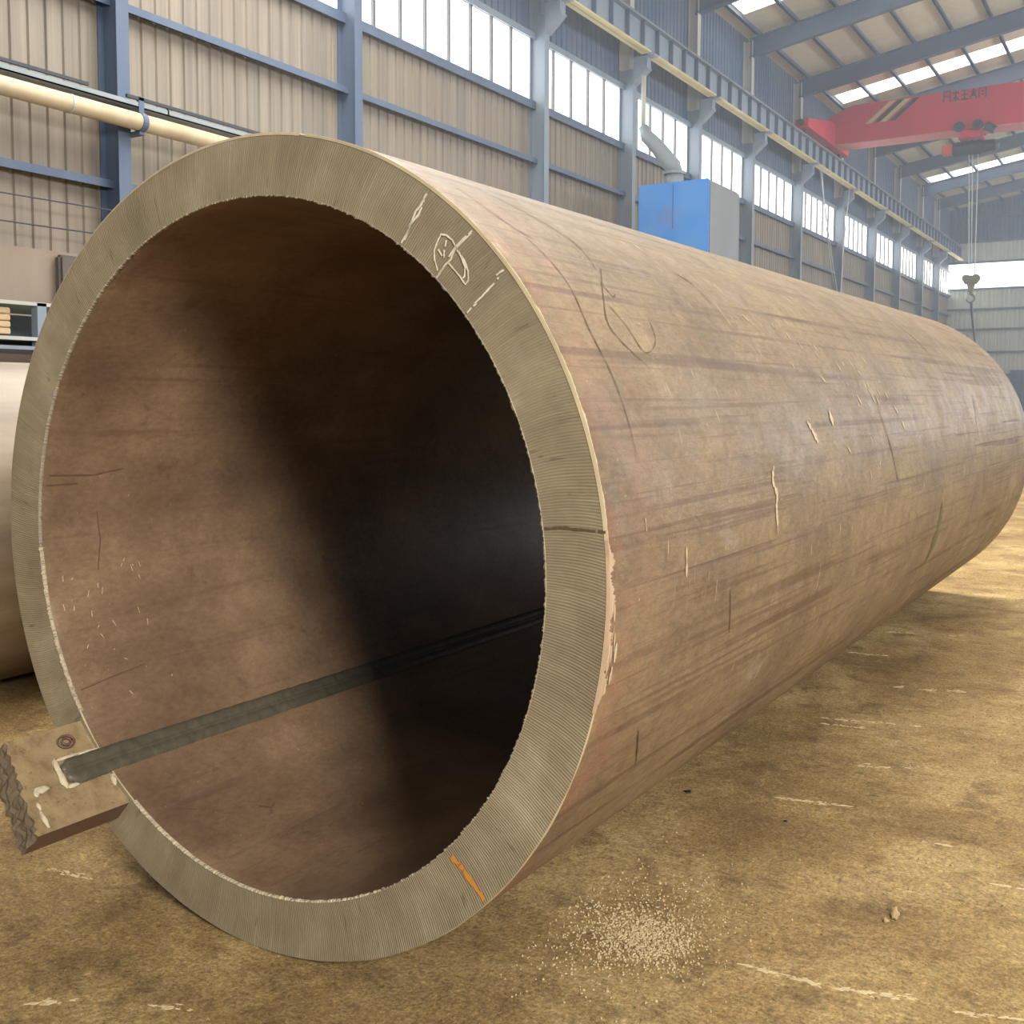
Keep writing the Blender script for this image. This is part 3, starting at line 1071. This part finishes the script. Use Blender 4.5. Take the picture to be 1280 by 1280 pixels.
# run-off tab welded on the end of the seam
er = Vector((math.cos(R(SEAM)), 0, math.sin(R(SEAM))))
et = Vector((-math.sin(R(SEAM)), 0, math.cos(R(SEAM))))
def tab_mesh():
    b = BM()
    nu, nv = 26, 16
    W0, W1 = -.165, .165
    TH = .088
    def end_y(u, dep):
        f = (u - W0) / (W1 - W0)
        y = -.262 - .05 * f
        return y - .016 * jag(u * 45, 1, dep * 30) - .012 * jag(u * 120, 1, dep * 80 + 5) - .02 * (dep / TH)
    grids = []
    for lay in range(9):
        dep = TH * lay / 8
        g = []
        for i in range(nu + 1):
            u = W0 + (W1 - W0) * i / nu
            row = []
            for j in range(nv + 1):
                y = end_y(u, dep) * (1 - j / nv)
                sag = .006 * math.sin(math.pi * i / nu)
                q = er * (.999 + dep + sag) + et * u
                row.append(b.verts.new((q.x, y, RO + q.z)))
            g.append(row)
        grids.append(g)
    def face(vs_, mi):
        b.faces.new(vs_).material_index = mi
    for i in range(nu):
        for j in range(nv):
            for lay in (0, 8):
                g = grids[lay]
                face((g[i][j], g[i + 1][j], g[i + 1][j + 1], g[i][j + 1]), 0 if lay == 0 else 1)
    for lay in range(8):
        a, c = grids[lay], grids[lay + 1]
        for i in range(nu):
            face((a[i][0], a[i + 1][0], c[i + 1][0], c[i][0]), 2)
            face((a[i][nv], a[i + 1][nv], c[i + 1][nv], c[i][nv]), 1)
        for j in range(nv):
            face((a[0][j], a[0][j + 1], c[0][j + 1], c[0][j]), 1)
            face((a[nu][j], a[nu][j + 1], c[nu][j + 1], c[nu][j]), 1)
    return b


tab = obj('weld_tab', tab_mesh(), [M['tab'], M['tab_side'], M['broken']], big)
tab['label'] = 'flat run-off plate with a torn end'
def tab_pt(u, y, lift=0.0):
    q = er * (.999 - lift) + et * u
    return Vector((q.x, y, RO + q.z))


def lumpy(name, mat, pts, par, seed):
    b = BM()
    for (u, y, ru, ry, h) in pts:
        t_ = BM()
        bmesh.ops.create_icosphere(t_, subdivisions=3, radius=1)
        for v in t_.verts:
            n_ = 1 + .35 * noise.noise(v.co * 1.7 + Vector((seed, u * 50, y * 50)))
            lo = v.co * n_
            p = tab_pt(u + lo.x * ru, y + lo.y * ry, lo.z * h)
            v.co = p
        me = bpy.data.meshes.new('x')
        t_.to_mesh(me)
        t_.free()
        b.from_mesh(me)
        bpy.data.meshes.remove(me)
    return obj(name, b, mat, par, True)


lumpy('slag_lump', M['slag'], [(-.03, -.153, .03, .010, .006), (.012, -.157, .036, .012, .007), (-.053, -.10, .006, .05, .006), (-.050, -.035, .006, .04, .006), (.046, -.135, .008, .022, .005)], tab, 3)
lumpy('slag_lump', M['slag'], [(.075, -.008, .018, .008, .012), (.06, -.003, .009, .008, .008)], tab, 8)
lumpy('slag_lump', M['slag'], [(.025, -.235, .012, .024, .005), (.034, -.256, .012, .008, .006), (.12, -.272, .032, .007, .006), (.075, -.268, .014, .006, .005)], tab, 13)
lumpy('dark_spatter', M['weld'], [(-.025, -.115, .010, .022, .014), (-.02, -.125, .008, .01, .017)], tab, 21)
for (u, y) in ((-.105, -.085),):
    b = BM()
    for k_, (r_, h_) in enumerate(((.022, .004), (.012, .006))):
        ring_ = [tab_pt(u + r_ * math.cos(a) * 1.0, y + r_ * math.sin(a) * 1.25, h_) for a in [q * math.pi / 10 for q in range(20)]]
        tube(b, ring_ + ring_[:2], .004, 6)
    o = obj('weld_spot', b, M['tab_side'], tab, True)


# chalk and paint on the cut face
def ribbon_face(b, pts, wd, seed=0):
    P = [Vector((x, -.0018, RO + z)) for x, z in pts]
    fine = []
    for p0, p1 in zip(P, P[1:]):
        n_ = max(2, int((p1 - p0).length / .006))
        fine += [p0.lerp(p1, i / n_) for i in range(n_)]
    fine.append(P[-1])
    prev = None
    for i, p in enumerate(fine):
        d_ = (fine[min(i + 1, len(fine) - 1)] - fine[max(i - 1, 0)]).normalized()
        nn = Vector((-d_.z, 0, d_.x))
        wv = wd * (1 + .6 * jag(i * .8, 1, seed))
        off = nn * wd * .7 * jag(i * .35, 1, seed + 9)
        cur = (b.verts.new(p + off + nn * wv), b.verts.new(p + off - nn * wv))
        if prev and jag(i * .5, 1, seed + 4) > -.42:
            b.faces.new((prev[0], cur[0], cur[1], prev[1]))
        prev = cur


def chalk(lines, mat, name='chalk_mark', wd=.0028):
    b = BM()
    for i, ln in enumerate(lines):
        ribbon_face(b, ln, wd, i * 7.3)
    return obj(name, b, mat, big)


chalk([[(.648, .937), (.63, .912), (.613, .898), (.592, .857), (.567, .823)], [(.64, .923), (.623, .889), (.597, .868), (.577, .83)]], M['chalk'])
chalk([[(.68, .748), (.671, .776), (.671, .799), (.683, .824), (.691, .836), (.707, .832), (.725, .818), (.735, .803), (.754, .774), (.763, .751), (.761, .73), (.756, .726)],
       [(.738, .794), (.761, .768), (.772, .742), (.772, .719), (.764, .711), (.751, .727), (.712, .767)],
       [(.784, .836), (.761, .822), (.738, .805), (.714, .779), (.693, .751), (.677, .731)],
       [(.782, .832), (.756, .814), (.733, .797), (.72, .772), (.701, .759), (.675, .729)],
       [(.707, .82), (.701, .797), (.699, .778), (.683, .8)]], M['chalk'], wd=.0022)
chalk([[(.875, .738), (.853, .727)], [(.86, .722), (.843, .705), (.815, .682), (.79, .664)], [(.797, .664), (.782, .654), (.769, .642)]], M['chalk'], wd=.0024)
chalk([[(.723, -.712), (.745, -.728), (.76, -.741)], [(.745, -.726), (.789, -.768), (.821, -.80)]], M['orange'], 'paint_mark', .007)
# hairline crack across the face on the right
chalk([[(.990, .137), (1.05, .142), (1.10, .140), (1.15, .140)]], M['scar'], 'cut_mark', .003)


# scars and scuffs on the outer skin (angle in degrees, metres along)
def catmull(pts, n=6):
    if len(pts) < 3:
        return pts
    out = []
    P = [pts[0]] + list(pts) + [pts[-1]]
    for i in range(1, len(P) - 2):
        for q in range(n):
            f = q / n
            out.append(tuple(.5 * (2 * P[i][k_] + (P[i + 1][k_] - P[i - 1][k_]) * f + (2 * P[i - 1][k_] - 5 * P[i][k_] + 4 * P[i + 1][k_] - P[i + 2][k_]) * f * f
                                   + (3 * P[i][k_] - P[i - 1][k_] - 3 * P[i + 1][k_] + P[i + 2][k_]) * f ** 3) for k_ in (0, 1)))
    out.append(pts[-1])
    return out


def skin(b, pts, wd, seed=0, lift=.002, taper=True):
    pts = catmull(pts)
    fine = []
    for (t0, y0), (t1, y1) in zip(pts, pts[1:]):
        ln = math.hypot(R(t1 - t0) * RO, y1 - y0)
        n_ = max(2, int(ln / .012))
        fine += [(t0 + (t1 - t0) * i / n_, y0 + (y1 - y0) * i / n_) for i in range(n_)]
    fine.append(pts[-1])
    prev = None
    for i, (th, y) in enumerate(fine):
        a_, c_2 = fine[max(i - 1, 0)], fine[min(i + 1, len(fine) - 1)]
        dx, dy = R(c_2[0] - a_[0]) * RO, c_2[1] - a_[1]
        L_ = math.hypot(dx, dy) or 1
        nx, ny = -dy / L_, dx / L_
        f = math.sin(math.pi * (i + .3) / (len(fine) - .4)) ** .5 if taper else 1
        w_ = wd * f * max(.12, 1 + 1.3 * jag(i * .55, 1, seed))
        cur = []
        for s2 in (1, -1):
            t_ = R(th) + nx * w_ * s2 / RO
            cur.append(b.verts.new(((RO + lift) * math.cos(t_), y + ny * w_ * s2, RO + (RO + lift) * math.sin(t_))))
        if prev:
            b.faces.new((prev[0], cur[0], cur[1], prev[1]))
        prev = cur


b = BM()
skin(b, [(354.75, 3.75), (350.3, 3.77), (345, 3.775), (338.5, 3.76)], .042, 1)
obj('grind_mark', b, M['greenscar'], big)
for i, ln in enumerate(([(24.3, 5.1), (15.4, 4.91), (6.9, 4.89)], [(19.8, 2.63), (11.2, 2.675), (3.8, 2.735)], [(50, 4.3), (41.2, 4.44), (31.3, 4.49)],
                        [(51.9, .178), (45.7, .239), (38.9, .249), (31.5, .209), (25.4, .216), (19.3, .215), (14.9, .209)],
                        [(44, .55), (37.5, .408), (31.9, .334), (26.4, .452)], [(36.5, .402), (33.1, .437), (28.9, .465), (30.9, .574), (35.1, .618)],
                        [(47.5, 1.14), (45, 1.225), (40.4, 1.233)], [(62, .3), (50, .52), (43, .50)], [(58, .16), (50, .2), (47, .27)],
                        [(40.5, .46), (38, .47), (38.5, .50)], [(60, 1.6), (52, 1.72)], [(355, .75), (348, .8)], [(340, .3), (332, .42)])):
    b = BM()
    skin(b, ln, (.004, .004, .005, .002, .0025, .002, .003, .002, .002, .002, .0025, .003, .003)[i], i * 3.1)
    obj('surface_scar', b, M['scar'], big)
b = BM()
sc_ = [([(11.3, 1.15), (9, 1.12), (6.8, 1.144), (4.7, 1.129), (.8, 1.136)], .009), ([(18, 1.59), (16.2, 1.622), (14.1, 1.655)], .012), ([(19.8, 1.895), (16.9, 1.888)], .012),
       ([(2.8, .427), (-1.1, .427)], .006), ([(7.5, .2), (6, .2)], .005)]
for i, (ln, wd) in enumerate(sc_):
    b = BM()
    skin(b, ln, wd, i * 2.2, .0025)
    obj('surface_scuff', b, M['scuff'], big)
for i in range(14):
    th, y = rnd.uniform(-11, 0), rnd.uniform(.012, .055)
    b = BM()
    skin(b, [(th, y), (th - rnd.uniform(.8, 2.4), y + rnd.uniform(-.006, .006))], rnd.uniform(.002, .008), i * 1.7, .0028)
    obj('surface_scuff', b, M['scuff'] if i % 3 else M['lip'], big)
for i in range(44):                              # short slanting scuffs in a field on the upper flank
    th, y = rnd.gauss(24, 6), rnd.gauss(2.5, .45)
    if i % 2:
        th = 34 - (y - 2.0) * 14 + rnd.gauss(0, 2)
    ln = rnd.uniform(.5, 2.2)
    b = BM()
    skin(b, [(th, y), (th - ln, y + rnd.uniform(-.01, .03))], rnd.uniform(.002, .006), i, .0022)
    obj('surface_scuff', b, M['scuff'], big)
# scratches and scale inside the mouth, on the lit wall
def skin_in(b, pts, wd, seed=0):
    prev = None
    fine = []
    for (t0, y0), (t1, y1) in zip(pts, pts[1:]):
        n_ = max(2, int(math.hypot(R(t1 - t0), y1 - y0) / .012))
        fine += [(t0 + (t1 - t0) * i / n_, y0 + (y1 - y0) * i / n_) for i in range(n_)]
    fine.append(pts[-1])
    for i, (th, y) in enumerate(fine):
        a_, c_2 = fine[max(i - 1, 0)], fine[min(i + 1, len(fine) - 1)]
        dx, dy = R(c_2[0] - a_[0]), c_2[1] - a_[1]
        L_ = math.hypot(dx, dy) or 1
        w_ = wd * (1 + .6 * jag(i * .7, 1, seed))
        cur = []
        for s2 in (1, -1):
            t_ = R(th) - dy / L_ * w_ * s2
            rr_ = RI - .0025
            cur.append(b.verts.new((rr_ * math.cos(t_), y + dx / L_ * w_ * s2, RO + rr_ * math.sin(t_))))
        if prev:
            b.faces.new((prev[0], cur[0], cur[1], prev[1]))
        prev = cur


for i, ln in enumerate(([(170, .03), (170.5, .2), (169.5, .32)], [(172, .02), (172, .14)], [(213, .03), (212, .15), (211, .3)], [(178, .22), (184, .23), (190, .21)],
                        [(243, .1), (245, .16)], [(250, .35), (252, .38), (251, .41)])):
    b = BM()
    skin_in(b, ln, .0022, i)
    obj('bore_scar', b, M['scar'], big)
for i in range(24):
    th, y = rnd.uniform(187, 222), rnd.uniform(.05, .4)
    b = BM()
    skin_in(b, [(th, y), (th + rnd.uniform(.3, 1.6), y + rnd.uniform(-.01, .01))], .0014, i)
    obj('bore_scuff', b, M['scuff'], big)

# ================================================================== LOOSE STUFF ON THE FLOOR
def chip(b, x, y, sx, sy, sz, rot):
    pts = []
    n_ = 5
    for i in range(n_):
        a = 2 * math.pi * i / n_ + rnd.uniform(-.4, .4)
        r_ = rnd.uniform(.6, 1)
        px, py = sx * r_ * math.cos(a), sy * r_ * math.sin(a)
        pts.append((x + px * math.cos(rot) - py * math.sin(rot), y + px * math.sin(rot) + py * math.cos(rot)))
    lo = [b.verts.new((p[0], p[1], 0.0)) for p in pts]
    tilt = rnd.uniform(.4, 1)
    hi = [b.verts.new((x + (p[0] - x) * .72, y + (p[1] - y) * .72, sz * (tilt if i % 2 else 1))) for i, p in enumerate(pts)]
    b.faces.new(hi)
    for i in range(n_):
        b.faces.new((lo[i], lo[(i + 1) % n_], hi[(i + 1) % n_], hi[i]))


def under_pipe(x, y):
    return y > 2.1 and -3.0 < x < -1.55


b = BM()
for i in range(2800):                             # pale grit heap in front of the pipe's right foot
    f = rnd.random()
    x, y = (rnd.gauss(-1.27, .075), rnd.gauss(2.76, .085)) if f < .62 else (rnd.gauss(-1.36, .16), rnd.gauss(2.80, .22))
    s_ = rnd.uniform(.0016, .0055)
    if not under_pipe(x, y):
        chip(b, x, y, s_, s_ * rnd.uniform(.6, 1), s_ * .8, rnd.uniform(0, 6))
tag(obj('grit', b, M['chip']), 'heap of pale grit on the floor beside the big pipe', 'grit', kind='stuff')

b = BM()
STR = [(-1.286, 4.053, -1.013, 4.12, 110, .012), (-1.437, 5.209, -.985, 5.333, 150, .022), (-1.40, 5.12, -1.15, 5.17, 70, .012), (-.976, 2.781, -.70, 2.80, 150, .014), (-.72, 2.80, -.499, 2.873, 130, .013),
       (-.426, 2.855, -.263, 2.917, 60, .010), (-.443, 3.702, -.34, 3.72, 45, .011), (-3.169, 2.10, -2.955, 2.131, 80, .016), (-2.50, 1.578, -2.40, 1.66, 60, .014), (-2.22, 1.75, -2.10, 1.80, 40, .01),
       (-1.676, 6.675, -1.439, 6.706, 70, .02), (-1.1, 4.6, -.8, 4.75, 60, .05), (-.70, 3.50, -.62, 3.50, 25, .006), (-1.25, 6.0, -.9, 6.1, 80, .05), (-1.6, 7.4, -1.1, 7.6, 80, .05), (-.8, 3.9, -.6, 3.95, 25, .02)]
for x0, y0, x1, y1, n_, wd in STR:
    dx, dy = x1 - x0, y1 - y0
    L_ = math.hypot(dx, dy)
    for i in range(n_):
        f = rnd.random()
        e = (math.sin(math.pi * f) ** .6) * (.35 + .9 * abs(jag(f * 7, 1, x0 * 9)))
        o_ = rnd.gauss(0, wd * e * 1.1)
        x, y = x0 + dx * f - dy / L_ * o_, y0 + dy * f + dx / L_ * o_
        s_ = .002 + .022 * rnd.random() ** 2.6
        if jag(f * 9, 1, x0 * 5 + y0) < -.3:
            continue
        chip(b, x, y, s_, s_ * rnd.uniform(.1, .3) + .0008, .0015, math.atan2(dy, dx) + rnd.gauss(0, .2))
tag(obj('scale_flakes', b, M['chip']), 'streaks of pale scale flakes trodden into the floor', 'flakes', kind='stuff')

b = BM()
for i in range(2200):                             # brown crumbs everywhere in the foreground
    y = 1.5 + 7 * rnd.random() ** 2
    x = rnd.uniform(-3.9, .2)
    if under_pipe(x, y):
        continue
    s_ = rnd.uniform(.0015, .0055)
    chip(b, x, y, s_, s_ * rnd.uniform(.6, 1), s_ * .8, rnd.uniform(0, 6))
tag(obj('dirt_crumbs', b, M['dirt']), 'brown dirt crumbs scattered over the workshop floor', 'crumbs', kind='stuff')


def clod(name, x, y, sx, sy, sz, mat, label, cat, seed, rot=0):
    b = BM()
    bmesh.ops.create_icosphere(b, subdivisions=3, radius=1)
    for v in b.verts:
        n_ = 1 + .45 * noise.noise(v.co * 1.6 + Vector((seed, seed, 0)))
        v.co = Vector((v.co.x * sx * n_, v.co.y * sy * n_, max(-.25, v.co.z * n_) * sz + .25 * sz))
    o = obj(name, b, mat, None, True)
    o.location = (x, y, 0)
    o.rotation_euler = (0, 0, rot)
    return tag(o, label, cat)


clod('dirt_clod', -.67, 3.315, .013, .036, .012, M['clod'], 'twisted dried mud clod on the bare floor at lower right', 'clod', 4, .2)
clod('dirt_clod', -.683, 3.255, .009, .010, .007, M['clod'], 'small mud lump just below the twisted clod', 'clod', 9)
clod('pebble', -1.607, 3.918, .014, .012, .006, M['black'], 'small black flat pebble in the shadow beside the pipe', 'pebble', 14)
clod('pebble', -1.18, 3.84, .008, .006, .004, M['black'], 'tiny dark chip just below the long pale streak', 'pebble', 19)

# ================================================================== HAZE
hz = bpy.data.materials.new('dusty_air')
hz.use_nodes = True
hn = hz.node_tree
hn.nodes.remove(hn.nodes['Principled BSDF'])
vsn = hn.nodes.new('ShaderNodeVolumeScatter')
vsn.inputs['Color'].default_value = (0.82, 0.90, 1.0, 1)
vsn.inputs['Density'].default_value = 0.0065
vsn.inputs['Anisotropy'].default_value = 0.3
hn.links.new(vsn.outputs[0], hn.nodes['Material Output'].inputs['Volume'])
b = BM()
prism(b, [(-13.7, 10.2, .02), (15.5, 10.2, .02), (15.5, 10.2, rz(15.5) - .7), (3, 10.2, rz(3) - .9), (-13.7, 10.2, rz(-13.7) - .9)], (0, 76.4, 0))
tag(obj('haze', b, hz), 'thin bluish dusty haze hanging in the far part of the hall', 'haze', kind='stuff')
